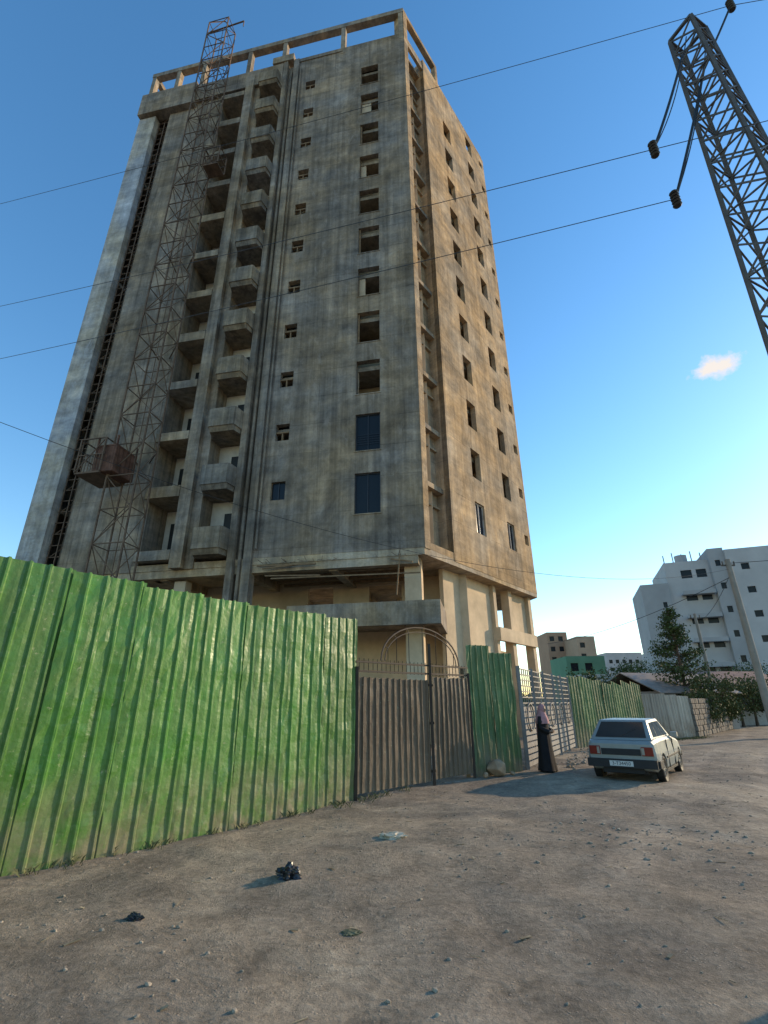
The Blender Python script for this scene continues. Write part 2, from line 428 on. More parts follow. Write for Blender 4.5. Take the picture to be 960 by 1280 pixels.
mb=MB()
for x,y in ((-19.3,0.6),(-15.2,0.6),(-11.2,0.6),(-16,6),(-2,6.5)):
    mb.box(x-0.28,x+0.28,y-0.25,y+0.25,0,6.85)
mb.box(-0.95,-0.25,0.48,1.1,0,7.3)
mb.tube([(-8.0,0.35,0),(-8.0,0.35,7.3)],0.33,16)
mb.obj('ground_columns',M['tan'],bld)
mb=MB()
mb.box(2.4,6.9,0.7,0.9,0,7.3)
mb.box(6.9,7.2,0.5,0.95,0,7.3)
mb.box(8.75,11.3,0.62,0.80,5.152,7.3)
mb.box(8.6,9.0,0.45,0.90,0,7.3); mb.box(11.1,11.5,0.40,0.85,0,7.3)
mb.box(6.9,11.5,0.28,0.5,4.5,5.15)
wall_holes(mb,7.2,11.5,0,4.4,2.2,0.2,[(8.0,9.2,0.05,2.4)])
mb.obj('side_columns',M['tan'],bld,rz=rB)
mb=MB()
mb.box(-7.6,0.55,-0.35,3.6,4.75,5.05)
mb.box(-5.6,0.56,-0.62,-0.36,4.4,5.3); mb.box(0.28,0.56,-0.35,3.0,4.4,5.3)
mb.obj('mezzanine_slab',M['concC'],bld)
mb=MB()
wall_holes(mb,-12,1.5,0,7.29,3.7,0.2,[(-10.5,-9.2,1,3),(-6.3,-5,5.3,7),(-3.6,-2.3,0.05,2.6),(-3.2,-1.6,5.3,7.0)])
mb.box(-19.9,-12,5.2,5.4,0,7.29)
mb.obj('ground_back_walls',M['tan'],bld)
mb=MB()
for i in range(4): mb.box(-7.4+i*0.03,-0.6,0.6+i*0.8,0.72+i*0.8,6.98,7.1)
mb.strut((-7.3,-0.12,7.2),(-4.6,-0.2,7.12),0.07); mb.strut((-7.0,-0.2,7.05),(-5.2,-0.12,7.16),0.06); mb.strut((-1.4,-0.1,7.15),(-0.5,-0.2,6.95),0.06)
mb.strut((-1.0,-0.35,7.25),(-1.15,-0.35,5.6),0.05); mb.strut((-6.6,-0.15,6.6),(-0.2,-0.15,6.5),0.05)
mb.strut((-6.9,-0.1,6.75),(-4.4,-0.18,6.62),0.05)
mb.obj('formwork_timbers',M['wood'],bld)
mb=MB()
rr_=random.Random(4)
for i in range(26):
    x=-7.2+rr_.random()*6.8; mb.strut((x,-0.02,7.32),(x+rr_.uniform(-0.15,0.15),-0.28-rr_.random()*0.15,7.36+rr_.uniform(-0.2,0.1)),0.014)
for i in range(30):
    x=-19.9+rr_.random()*19.7; mb.strut((x,0.1,48.28),(x+rr_.uniform(-0.05,0.05),0.1,48.5+rr_.random()*0.25),0.016)
mb.obj('starter_bars',M['rust'],bld)

# ------------------------------------------------------------------ construction hoist
hoist=empty('construction_hoist_mast',(1.67,19,0),ang)
mb=MB(); X0,X1,Y0,Y1=-14.15,-12.6,-1.95,-0.95
for x in (X0,X1):
    for y in (Y0,Y1): mb.strut((x,y,0),(x,y,48.6),0.065)
nb=30; dz=48.6/nb
for i in range(nb):
    z=i*dz;z2=z+dz
    mb.strut((X0,Y0,z2),(X1,Y0,z2),0.042);mb.strut((X0,Y1,z2),(X1,Y1,z2),0.036)
    mb.strut((X0,Y0,z2),(X0,Y1,z2),0.036);mb.strut((X1,Y0,z2),(X1,Y1,z2),0.036)
    if i%2: a,b=X0,X1
    else: a,b=X1,X0
    mb.strut((a,Y0,z),(b,Y0,z2),0.036);mb.strut((b,Y1,z),(a,Y1,z2),0.03)
    mb.strut((X0,Y0 if i%2 else Y1,z),(X0,Y1 if i%2 else Y0,z2),0.03);mb.strut((X1,Y0 if i%2 else Y1,z),(X1,Y1 if i%2 else Y0,z2),0.03)
    if i%4==3: mb.strut((X0,Y1,z2),(X0-0.2,0.0,z2),0.05);mb.strut((X1,Y1,z2),(X1-1.1,0.0,z2),0.05)
mb.strut((X0-0.4,-1.4,48.6),(X1+0.9,-1.4,48.9),0.08);mb.strut((X1+0.9,-1.4,48.9),(X1+0.9,-1.4,48.2),0.05)
mb.strut((X0,Y0,48.6),(-13.3,-1.4,49.6),0.05);mb.strut((X1,Y1,48.6),(-13.3,-1.4,49.6),0.05)
mb.strut((-13.3,-1.45,0),(-13.3,-1.45,48.6),0.03)
mb.obj('mast_lattice',M['rust'],hoist)
mb=MB()
def cage(x0,x1,y0,y1,z0,z1):
    mb.box(x0,x1,y0,y1,z0-0.08,z0)
    for x in (x0,x1):
        for y in (y0,y1): mb.strut((x,y,z0),(x,y,z1),0.06)
    for z in (z0+(z1-z0)*0.5,z1):
        mb.strut((x0,y0,z),(x1,y0,z),0.05);mb.strut((x0,y1,z),(x1,y1,z),0.05);mb.strut((x0,y0,z),(x0,y1,z),0.05);mb.strut((x1,y0,z),(x1,y1,z),0.05)
    mb.strut((x0,y0,z0),(x1,y0,z1),0.04)
    for i in range(7):
        x=x0+(x1-x0)*(i+1)/8; mb.strut((x,y0,z0),(x,y0,z0+(z1-z0)*0.5),0.025)
cage(-15.6,-14.3,-2.3,-0.7,11.5,13.2)
mb.obj('hoist_platform',M['rust'],hoist)
mb=MB()
# hoist car: ribbed sheet sides on an angle frame with an open top
x0,x1,y0,y1,z0,z1=-14.75,-13.75,-2.2,-0.9,11.52,12.8
n_=10
for (p,q) in (((x0,y0),(x1,y0)),((x1,y0),(x1,y1)),((x1,y1),(x0,y1)),((x0,y1),(x0,y0))):
    p=Vector((*p,0));q=Vector((*q,0));nn_=Vector(((q-p).y,-(q-p).x,0)).normalized()
    for i in range(n_):
        a=p.lerp(q,i/n_)+nn_*(0.03 if i%2 else 0);b=p.lerp(q,(i+1)/n_)+nn_*(0 if i%2 else 0.03)
        mb.quad((a.x,a.y,z0),(b.x,b.y,z0),(b.x,b.y,z1),(a.x,a.y,z1))
    mb.strut((p.x,p.y,z1),(q.x,q.y,z1),0.07);mb.strut((p.x,p.y,z0),(q.x,q.y,z0),0.08);mb.strut((p.x,p.y,z0-0.05),(p.x,p.y,z1+0.5),0.07)
mb.box(x0,x1,y0,y1,z0-0.06,z0-0.01)
mb.obj('hoist_car',M['redsteel'],hoist)
mb=MB()
cage(-12.5,-11.5,-1.8,-1.0,32.4,33.9)
mb.obj('counterweight_frame',M['rust'],hoist)

# ------------------------------------------------------------------ corrugated fences
def sheets(mb,P,Q,h0,h1,sw=0.86,pitch=0.215,rib=0.024,seed=1,zig=0.05,lean=0.03,base=-0.05,rows=12,dent=0.012):
    rnd=random.Random(seed)
    P=Vector((*P,0));Q=Vector((*Q,0));L=(Q-P).length;e=(Q-P).normalized();n=Vector((e.y,-e.x,0))
    ns=max(1,round(L/sw)); w=L/ns
    for s in range(ns):
        tone=rnd.random(); tl=rnd.uniform(-1,1)*zig; tr=rnd.uniform(-1,1)*zig; ln=rnd.uniform(-lean,lean); off=rnd.uniform(0,0.012)+(s%2)*0.006
        prof=[];np_=max(1,round(w/pitch));pw=w/np_
        for i in range(np_):
            a=i*pw; prof+=[(a,0),(a+pw*0.34,0.004),(a+pw*0.66,0.0),(a+pw*0.75,rib),(a+pw*0.85,rib),(a+pw*0.94,0)]
        prof.append((w+0.03,0.004))
        i0=len(mb.v)
        for r in range(rows+1):
            fz=r/rows
            for (a,d) in prof:
                g=(s*w+a)/L; H=h0+(h1-h0)*g+tl*(1-a/w)+tr*(a/w)+(0.012 if d>0.01 else 0)
                z=base+(H-base)*fz
                dd=d+off+ln*fz+dent*noise.noise(Vector((s*7.3+a*2.5,z*1.6,seed)))+0.6*dent*noise.noise(Vector((s*3+a*9,z*5,seed+3)))+0.05*noise.noise(Vector(((s*w+a)*0.35,seed,z*0.25)))
                q=P+e*(s*w+a)+n*dd; mb.v.append((q.x,q.y,z))
        m=len(prof)
        for r in range(rows):
            for i in range(m-1):
                mb.f.append((i0+r*m+i,i0+r*m+i+1,i0+(r+1)*m+i+1,i0+(r+1)*m+i)); mb.tone.append(tone)
def posts(mb,P,Q,h,step,back=0.2):
    P=Vector((*P,0));Q=Vector((*Q,0));L=(Q-P).length;e=(Q-P).normalized();n=Vector((e.y,-e.x,0))
    k_=int(L/step)
    for i in range(k_+1):
        c=P+e*(L*i/k_)-n*back; mb.strut((c.x,c.y,-0.2),(c.x,c.y,h-0.15),0.09)
    for z in (0.5,h*0.5,h-0.45):
        a=P-n*(back-0.06);b=Q-n*(back-0.06); mb.strut((a.x,a.y,z),(b.x,b.y,z),0.05,0.08)
G0=(-7.9,0.4);Gf0=(-3.87,5.83);F1=(-0.59,10.02);G1=(2.05,12.72);P1=(3.38,13.63);GR=(7.21,20.37);GF=(11.94,24.19);WF=(14.82,25.5);WF2=(21.64,33.16)
fe=empty('green_corrugated_fence')
mb=MB(); sheets(mb,G0,Gf0,3.05,3.15,seed=2); sheets(mb,Gf0,F1,3.14,3.2,seed=5,zig=0.035,rows=24,dent=0.022,lean=0.045); mb.obj('sheets',M['green'],fe,fix=False)
mb=MB(); posts(mb,G0,F1,3.0,2.2); mb.obj('posts',M['wood'],fe)
fe=empty('green_corrugated_panel')
mb=MB(); sheets(mb,G1,P1,2.98,2.85,sw=0.8,seed=11,zig=0.12,lean=0.06,dent=0.03,base=0.0); mb.obj('sheets',M['green2'],fe,fix=False)
mb=MB(); posts(mb,G1,P1,2.6,1.5); mb.obj('posts',M['wood'],fe)
fe=empty('corrugated_fence')
mb=MB(); sheets(mb,GR,GF,2.55,2.35,seed=21,zig=0.14,rows=6); mb.obj('sheets',M['green2'],fe,fix=False)
mb=MB(); posts(mb,GR,GF,2.3,2.0); mb.obj('posts',M['wood'],fe)
fe=empty('rusty_sheet_fence')
mb=MB(); sheets(mb,GF,WF,2.0,1.9,seed=31,zig=0.06,rows=6)
mb.obj('sheets',M['rustsheet'],fe,fix=False)
mb=MB(); posts(mb,GF,WF,1.8,1.6); mb.obj('posts',M['wood'],fe)

ga=empty('brown_sheet_gate')
a=Vector(F1);b=Vector(G1);e2=(b-a).normalized();L=(b-a).length
def at(t,z,off=0): 
    q=a+e2*t; return (q.x+e2.y*off,q.y-e2.x*off,z)
mb=MB()
mid=L*0.60
sheets(mb,at(0.05,0)[:2],at(mid-0.06,0)[:2],2.12,2.08,sw=0.75,pitch=0.16,rib=0.03,seed=41,zig=0.02,lean=0.02,base=0.08)
sheets(mb,at(mid+0.08,0)[:2],at(L-0.08,0)[:2],2.16,2.18,sw=0.75,pitch=0.16,rib=0.03,seed=43,zig=0.03,lean=0.02,base=0.10)
mb.obj('leaves',M['brownsheet'],ga,fix=False)
mb=MB()
for t in (0.02,mid,L-0.03): mb.strut(at(t,-0.1,0.03),at(t,2.9 if t==mid else 2.3,0.03),0.06)
for z in (2.22,2.40): mb.strut(at(0,z,0.0),at(L,z+0.03,0.0),0.035)
for i in range(29):
    t=0.1+i*(L-0.2)/28; mb.strut(at(t,2.2),at(t,2.47),0.014)
for z in (0.25,1.2,2.0): mb.strut(at(0.05,z,-0.10),at(L-0.05,z,-0.10),0.05)
pr=None
for i in range(17):
    an=math.pi*i/16; q=at(L*0.55-L*0.36*math.cos(an),2.45+0.80*math.sin(an)); q2=at(L*0.55-L*0.33*math.cos(an),2.45+0.70*math.sin(an))
    if pr: mb.strut(pr[0],q,0.026);mb.strut(pr[1],q2,0.018)
    if i%2==0: mb.strut(q,q2,0.015)
    if 1<i<15 and i%2==0: mb.strut(q2,(q2[0],q2[1],2.43),0.015)
    pr=(q,q2)
mb.obj('frame_and_arch',flat('dark_gate_steel',(0.05,0.038,0.03),0.7,0.2),ga)

ga=empty('grey_metal_gate')
a=Vector((3.62,13.9));b=Vector(GR);e2=(b-a).normalized();L=(b-a).length
mb=MB()
for i in range(6):
    t=L*i/5; mb.strut(at(t,0),at(t,2.55),0.09)
for i in range(5):
    t0=L*i/5+0.06;t1=L*(i+1)/5-0.06
    for j in range(17): 
        z=0.12+j*0.148; mb.strut(at(t0,z),at(t1,z),0.02,0.11 if j<10 else 0.03)
    for j in range(1,6):
        t=t0+(t1-t0)*j/6; mb.strut(at(t,0.1,-0.03),at(t,2.5,-0.03),0.025)
    m_=(t0+t1)/2
    for j in range(12):
        a1=2*math.pi*j/12;a2=2*math.pi*(j+1)/12
        mb.strut(at(m_+0.35*math.cos(a1),1.25+0.35*math.sin(a1),0.05),at(m_+0.35*math.cos(a2),1.25+0.35*math.sin(a2),0.05),0.035)
mb.obj('grille',M['gategrey'],ga)

mb=MB(); d_=Vector(WF2)-Vector(WF)
rnd=random.Random(3)
for r in range(7):
    t=0
    while t<1:
        w_=rnd.uniform(0.03,0.05); p0=Vector(WF)+d_*t; p1=Vector(WF)+d_*min(1,t+w_-0.003); z=0.13+r*0.25
        j=rnd.uniform(-0.03,0.03); mb.strut((p0.x+j,p0.y,z),(p1.x+j,p1.y,z),0.32,0.235); t+=w_
mb.obj('stone_boundary_wall',flat('rubble_stone',(0.17,0.145,0.12),0.95,0,0.35,1.2),bevel=0.03)

# ------------------------------------------------------------------ lattice power pylon
PH=11.8
py=empty('lattice_power_pylon',(5.06,4.5,0),rad(25))
mb=MB()
hw=lambda z:0.184+(PH-z)*0.0235
lv=[0];z=0
while z<PH:
    z=min(PH,z+max(0.38,hw(z)*1.9)); lv.append(z)
cs=((-1,-1),(1,-1),(1,1),(-1,1))
cp=lambda c,z:(c[0]*hw(z),c[1]*hw(z),z)
for c in cs: mb.strut(cp(c,0),cp(c,PH),0.045)
for i in range(len(lv)-1):
    for j in range(4):
        c,d2=cs[j],cs[(j+1)%4]
        mb.strut(cp(c,lv[i]),cp(d2,lv[i+1]),0.021);mb.strut(cp(d2,lv[i]),cp(c,lv[i+1]),0.021)
        if i%2==0: mb.strut(cp(c,lv[i+1]),cp(d2,lv[i+1]),0.021)
for j in range(4): mb.strut(cp(cs[j],PH),cp(cs[(j+1)%4],PH),0.045)
mb.obj('lattice',M['galv'],py)
mb=MB();mb.box(-0.75,0.75,-0.75,0.75,-0.3,0.12);mb.obj('footing',M['concC'],py,bevel=0.03)

def catenary(name,p,q,sag,r,mat,n=28):
    cu=bpy.data.curves.new(name,'CURVE');cu.dimensions='3D';cu.bevel_depth=r;cu.bevel_resolution=1
    s=cu.splines.new('POLY');s.points.add(n)
    for i in range(n+1):
        t=i/n; P_=Vector(p).lerp(Vector(q),t); P_.z-=4*sag*t*(1-t); s.points[i].co=(*P_,1)
    cu.materials.append(mat); ob=bpy.data.objects.new(name,cu);COL.objects.link(ob);return ob
def ext(p,q,k_):
    p=Vector(p);q=Vector(q);return p+(q-p)*k_
iA=(3.63,4.2,8.43);iB=(3.83,4.35,7.68);iC=(5.81,4.35,12.3)
mi=flat('dark_insulator',(0.03,0.022,0.02),0.3)
ins=empty('line_insulators')
mb=MB()
for c in (iA,iB,iC):
    c=Vector(c)
    for j in range(5):
        z=c.z+0.11-j*0.055
        mb.tube([(c.x,c.y,z+0.022),(c.x,c.y,z),(c.x,c.y,z-0.022)],[0.038,0.056,0.042],10)
mb.obj('discs',mi,ins)
mb=MB()
def tubepath(pts,r): mb.tube(pts,r,6)
def swoop(p,q,sag,n=12):
    r=[]
    for i in range(n+1):
        t=i/n;P_=Vector(p).lerp(Vector(q),t);P_.z-=4*sag*t*(1-t);r.append(P_)
    return r
tubepath(swoop(iA,(4.76,4.43,11.05),0.05),0.019); tubepath(swoop(iB,(5.06,4.43,10.83),0.05),0.019); tubepath(swoop((5.06,4.43,10.83),iC,0.02),0.019)
tubepath(swoop(iA,(4.95,4.43,11.58),0.22),0.008); tubepath(swoop(iB,(5.21,4.43,11.35),0.2),0.008)
mb.obj('jumper_cables',M['black'],ins)
wirem=flat('line_wire',(0.07,0.07,0.075),0.5,0.5)
catenary('overhead_power_line',iC,ext(iC,(-10.35,9,14.35),1.5),0.18,0.0055,wirem)
catenary('overhead_power_line',iA,ext(iA,(-9.3,9,10.75),1.5),0.15,0.0055,wirem)
catenary('overhead_power_line',iB,ext(iB,(-8.85,9,9.18),1.5),0.15,0.0055,wirem)
catenary('overhead_power_line',iC,(22.5,1.5,12.8),0.45,0.0055,wirem)
catenary('overhead_power_line',iA,(22.5,0,10.15),0.22,0.0055,wirem)
catenary('overhead_power_line',(-14.5,6.5,9.5),(17.95,24.5,8.0),2.6,0.007,M['black'],40)
catenary('overhead_power_line',(17.95,24.5,8.3),(40,14,9),0.5,0.014,M['black'])
catenary('overhead_power_line',(17.95,24.5,7.8),(21.64,33.0,6.9),0.2,0.014,M['black'])
catenary('overhead_power_line',(17.95,24.5,7.6),(13,40,6.0),0.5,0.014,M['black'])

def pole(name,x,y,h,r):
    e=empty(name,(x,y,0)); mb=MB(); mb.tube([(0,0,-0.3),(0,0,h)],[r,r*0.65],12); mb.obj('shaft',flat('grey_pole',(0.24,0.22,0.19),0.9,0,0.2,2),e,smooth=False)
    mb=MB(); mb.strut((-0.35,0.05,h-0.3),(0.35,0.05,h-0.3),0.07); mb.strut((-0.3,0,h-0.3),(-0.3,0,h-0.1),0.05);mb.strut((0.3,0,h-0.3),(0.3,0,h-0.1),0.05); mb.obj('crossarm',M['galv'],e)
pole('utility_pole',17.95,24.5,8.5,0.19)
pole('utility_pole',21.2,33.4,7.2,0.13)

# ------------------------------------------------------------------ car
car=empty('parked_hatchback_car',(5.52,12.32,-0.03),math.atan2(1.63,1.24)); car.scale=(0.92,0.92,0.92)
paint=flat('silver_car_paint',(0.27,0.29,0.28),0.38,0.2,0.12,2,0.4,0)
cglass=flat('car_glass',(0.03,0.035,0.04),0.06,0,0.1,1,0.9,0)
trim=flat('black_trim',(0.025,0.025,0.027),0.55)
redl=flat('tail_lamp_red',(0.20,0.02,0.015),0.25)
chrome=flat('wheel_silver',(0.28,0.28,0.27),0.4,0.6,0.1)
def loft(mb,st,prof):
    i0=len(mb.v);m=None
    for s in st:
        ring=prof(*s)
        m=len(ring); mb.v+=ring
    for j in range(len(st)-1):
        for i in range(m):
            k_=(i+1)%m; mb.f.append((i0+j*m+i,i0+j*m+k_,i0+(j+1)*m+k_,i0+(j+1)*m+i))
    mb.f.append(tuple(i0+i for i in range(m)));mb.f.append(tuple(i0+(len(st)-1)*m+m-1-i for i in range(m)))
mb=MB()
def bprof(x,w,zb,zt):
    h=[(w*0.86,zb),(w*0.97,zb+0.08),(w,zb+0.25),(w*0.995,(zb+zt)/2+0.05),(w*0.965,zt-0.06),(w*0.90,zt)]
    return [(x,y,z) for y,z in h]+[(x,-y,z) for y,z in reversed(h)]
loft(mb,[(-0.64,0.72,0.36,0.84),(-0.60,0.76,0.30,0.90),(-0.45,0.79,0.26,0.93),(0.0,0.80,0.24,0.95),(1.0,0.81,0.22,0.94),(1.75,0.81,0.22,0.92),(2.2,0.80,0.23,0.86),(2.75,0.77,0.26,0.80),(2.98,0.72,0.32,0.72),(3.04,0.66,0.38,0.64)],bprof)
body=mb.obj('body',paint,car,smooth=False)
cut=MB()
for x in (0.0,2.30):
    cut.tube([(x,-1.0,0.29),(x,-0.50,0.29)],0.345,24); cut.tube([(x,0.50,0.29),(x,1.0,0.29)],0.345,24)
co=cut.obj('tmpcut',None,car)
bo=body.modifiers.new('arch','BOOLEAN');bo.operation='DIFFERENCE';bo.object=co;bo.solver='EXACT'
bv=body.modifiers.new('bev','BEVEL');bv.width=0.018;bv.segments=2;bv.limit_method='ANGLE'
bpy.context.view_layer.update()
dg=bpy.context.evaluated_depsgraph_get(); me=bpy.data.meshes.new_from_object(body.evaluated_get(dg)); body.modifiers.clear(); body.data=me
bpy.data.objects.remove(co)
B=[(-0.52,0.71,0.92),(-0.52,-0.71,0.92),(1.95,-0.71,0.90),(1.95,0.71,0.90)]
T=[(-0.02,0.56,1.36),(-0.02,-0.56,1.36),(1.25,-0.56,1.37),(1.25,0.56,1.37)]
mb=MB(); mb.v+=B+T; mb.f+=[(0,3,2,1),(4,5,6,7),(0,1,5,4),(1,2,6,5),(2,3,7,6),(3,0,4,7)]
mb.obj('cabin',paint,car,bevel=0.04)
def lerp3(a,b,t): return Vector(a).lerp(Vector(b),t)
def panel(mb,b0,b1,t1,t0,u0,u1,v0,v1,off,n):
    def P_(u,v): return lerp3(lerp3(b0,b1,u),lerp3(t0,t1,u),v)+Vector(n)*off
    mb.quad(P_(u0,v0),P_(u1,v0),P_(u1,v1),P_(u0,v1))
mb=MB()
nr=Vector((-0.44,0,0.5)).normalized()
panel(mb,B[0],B[1],T[1],T[0],0.08,0.92,0.12,0.88,0.008,nr)
nf=Vector((0.46,0,0.7)).normalized()
panel(mb,B[2],B[3],T[3],T[2],0.07,0.93,0.1,0.9,0.008,nf)
for sgn,(b0,b1,t1,t0) in ((-1,(B[1],B[2],T[2],T[1])),(1,(B[0],B[3],T[3],T[0]))):
    nn=Vector((0,sgn*0.46,0.15)).normalized()
    panel(mb,b0,b1,t1,t0,0.10,0.30,0.14,0.84,0.008,nn)
    panel(mb,b0,b1,t1,t0,0.33,0.60,0.14,0.86,0.008,nn)
    panel(mb,b0,b1,t1,t0,0.63,0.90,0.14,0.86,0.008,nn)
mb.obj('windows',cglass,car)
mb=MB()
mb.box(-0.74,-0.60,-0.77,0.77,0.34,0.52); mb.box(-0.60,-0.2,-0.815,-0.77,0.34,0.50); mb.box(-0.60,-0.2,0.77,0.815,0.34,0.50)
mb.box(2.98,3.12,-0.74,0.74,0.36,0.50)
mb.box(0.36,1.94,-0.822,-0.80,0.50,0.545); mb.box(0.36,1.94,0.80,0.822,0.50,0.545)
mb.box(-0.655,-0.63,-0.44,0.44,0.60,0.74)
mb.box(0.35,1.95,-0.76,0.76,0.20,0.26)
mb.box(-0.5,2.8,-0.5,0.5,0.2,0.3)
mb.box(-0.62,-0.45,-0.45,0.45,0.22,0.34)
mb.strut((-0.45,0.0,0.99),(-0.25,-0.35,1.17),0.02)
mb.box(0.60,0.606,-0.812,-0.79,0.28,0.9); mb.box(1.42,1.426,-0.818,-0.79,0.28,0.9)
mb.obj('trim',trim,car,bevel=0.012)
mb=MB()
for s in (-1,1): mb.box(-0.672,-0.60,s*0.46,s*0.71,0.60,0.79)
mb.obj('tail_lamps',redl,car,bevel=0.01)
mb=MB()
for s in (-1,1): mb.box(-0.679,-0.674,s*0.47,s*0.53,0.62,0.77)
for s in (-1,1): mb.box(1.55,1.72,s*0.78,s*0.93,0.92,1.03)
mb.obj('reversing_lamps_and_mirrors',chrome,car)
mb=MB(); mb.box(-0.752,-0.742,-0.26,0.26,0.375,0.485); mb.obj('number_plate',flat('plate_white',(0.6,0.6,0.57),0.5,var=0.03),car)
cu=bpy.data.curves.new('plate_text','FONT');cu.body='3-T34450';cu.size=0.105;cu.align_x='CENTER';cu.align_y='CENTER';cu.extrude=0.001
cu.materials.append(trim)
tx=bpy.data.objects.new('plate_text',cu);COL.objects.link(tx);tx.parent=car
tx.matrix_local=Matrix(((0,0,-1,-0.755),(-1,0,0,0),(0,1,0,0.43),(0,0,0,1)))
mt=MB();mh=MB()
for x in (0.0,2.30):
    for s in (-1,1):
        y=s*0.70
        n=28;pr=[(0.17,0.06),(0.25,0.088),(0.275,0.085),(0.288,0.06),(0.288,-0.06),(0.275,-0.085),(0.17,-0.085)]
        i0=len(mt.v)
        for t in range(n):
            a_=2*math.pi*t/n
            for r,o_ in pr: mt.v.append((x+r*math.cos(a_),y+o_*s,0.288+r*math.sin(a_)))
        m=len(pr)
        for t in range(n):
            u=(t+1)%n
            for q in range(m): w_=(q+1)%m; mt.f.append((i0+t*m+q,i0+t*m+w_,i0+u*m+w_,i0+u*m+q))
        mh.tube([(x,y-0.05*s,0.288),(x,y+0.045*s,0.288),(x,y+0.065*s,0.288)],[0.17,0.172,0.10],20)
        for j in range(8):
            a_=2*math.pi*j/8; mh.strut((x+0.05*math.cos(a_),y+0.07*s,0.288+0.05*math.sin(a_)),(x+0.155*math.cos(a_),y+0.058*s,0.288+0.155*math.sin(a_)),0.03,0.02)
mt.obj('tyres',M['black'],car,smooth=False); mh.obj('wheels',chrome,car)

# ------------------------------------------------------------------ person
per=empty('standing_woman',(3.99,13.45,gh(3.99,13.45)-0.01),rad(-35)); per.scale=(0.96,0.96,0.96)
skin=flat('skin',(0.28,0.16,0.10),0.55,var=0.05)
robe=flat('black_cloth',(0.012,0.011,0.013),0.85,var=0.3)
rose=flat('rose_scarf',(0.40,0.20,0.20),0.85,var=0.15,scale=12)
V=[];E=[];RD=[]
def nv(p,r,par=None):
    V.append(p);RD.append(r)
    if par is not None:E.append((par,len(V)-1))
    return len(V)-1
pel=nv((0,0,0.88),0.13)
wa=nv((0,0,1.02),0.11,pel);ch=nv((0,0,1.20),0.13,wa);nk0=nv((0,0,1.33),0.07,ch);nk=nv((0.01,0,1.39),0.05,nk0);hd=nv((0.02,0,1.45),0.075,nk);hd2=nv((0.02,0,1.53),0.078,hd)
for s in (-1,1):
    h_=nv((0,s*0.09,0.82),0.085,pel);kn=nv((0.02,s*0.09,0.45),0.055,h_);an=nv((0,s*0.09,0.09),0.036,kn);to=nv((0.14,s*0.1,0.035),0.03,an)
    sh=nv((0,s*0.155,1.29),0.05,ch);el=nv((0.0,s*0.22,1.04),0.038,sh);wr=nv((0.19,s*0.12,0.95),0.026,el);pm=nv((0.245,s*0.07,0.955),0.027,wr)
    for j in range(4):
        f1=nv((0.27,s*0.06-0.0,0.985-j*0.019),0.009,pm);f2=nv((0.285-0.002*j,s*0.025,0.98-j*0.019),0.008,f1);nv((0.275,s*-0.005,0.972-j*0.018),0.007,f2)
    t1=nv((0.235,s*0.06,0.99),0.010,pm);nv((0.245,s*0.03,1.005),0.008,t1)
me=bpy.data.meshes.new('body');me.from_pydata([Vector(v) for v in V],E,[]);ob=bpy.data.objects.new('body',me);COL.objects.link(ob);ob.parent=per
me.materials.append(skin)
sk=ob.modifiers.new('skin','SKIN');sk.use_smooth_shade=True
for i,sv in enumerate(me.skin_vertices[0].data): sv.radius=(RD[i],RD[i]); sv.use_root=(i==0)
ss=ob.modifiers.new('sub','SUBSURF');ss.levels=1;ss.render_levels=2
mb=MB()
def ell(mb,c,r,nu=16,nv_=10,keep=lambda x,y,z:True,wob=0):
    i0=len(mb.v)
    for j in range(nv_+1):
        ph=math.pi*j/nv_
        for i in range(nu):
            th=2*math.pi*i/nu; k1=1+wob*math.sin(5*th+3*ph)
            mb.v.append((c[0]+r[0]*k1*math.sin(ph)*math.cos(th),c[1]+r[1]*k1*math.sin(ph)*math.sin(th),c[2]+r[2]*math.cos(ph)))
    for j in range(nv_):
        for i in range(nu):
            u=(i+1)%nu;f=(i0+j*nu+i,i0+j*nu+u,i0+(j+1)*nu+u,i0+(j+1)*nu+i)
            m_=[sum(mb.v[q][d] for q in f)/4 for d in range(3)]
            if keep((m_[0]-c[0])/r[0],(m_[1]-c[1])/r[1],(m_[2]-c[2])/r[2]): mb.f.append(f)
ell(mb,(0.035,0,1.485),(0.088,0.072,0.112)); ell(mb,(0.126,0,1.475),(0.017,0.012,0.022),8,6)
for s in (-1,1): ell(mb,(0.02,s*0.073,1.48),(0.02,0.008,0.03),8,6)
mb.obj('head',skin,per,smooth=True)
mb=MB()
for s in (-1,1): ell(mb,(0.114,s*0.028,1.495),(0.008,0.012,0.006),8,6); ell(mb,(0.112,s*0.028,1.512),(0.008,0.017,0.003),8,4)
ell(mb,(0.121,0,1.437),(0.006,0.022,0.006),8,6)
mb.obj('eyes_and_mouth',flat('dark_features',(0.05,0.02,0.015),0.5),per,smooth=True)
def rings(mb,R,nu=36,fold=0.05,seed=0):
    i0=len(mb.v)
    for (z,rx,ry,cx,cy,fa) in R:
        for i in range(nu):
            th=2*math.pi*i/nu; k1=1+fold*fa*(math.sin(7*th+seed+z*1.5)+0.6*math.sin(12*th-z*3+seed))
            mb.v.append((cx+rx*k1*math.cos(th),cy+ry*k1*math.sin(th),z))
    for j in range(len(R)-1):
        for i in range(nu):
            u=(i+1)%nu; mb.f.append((i0+j*nu+i,i0+j*nu+u,i0+(j+1)*nu+u,i0+(j+1)*nu+i))
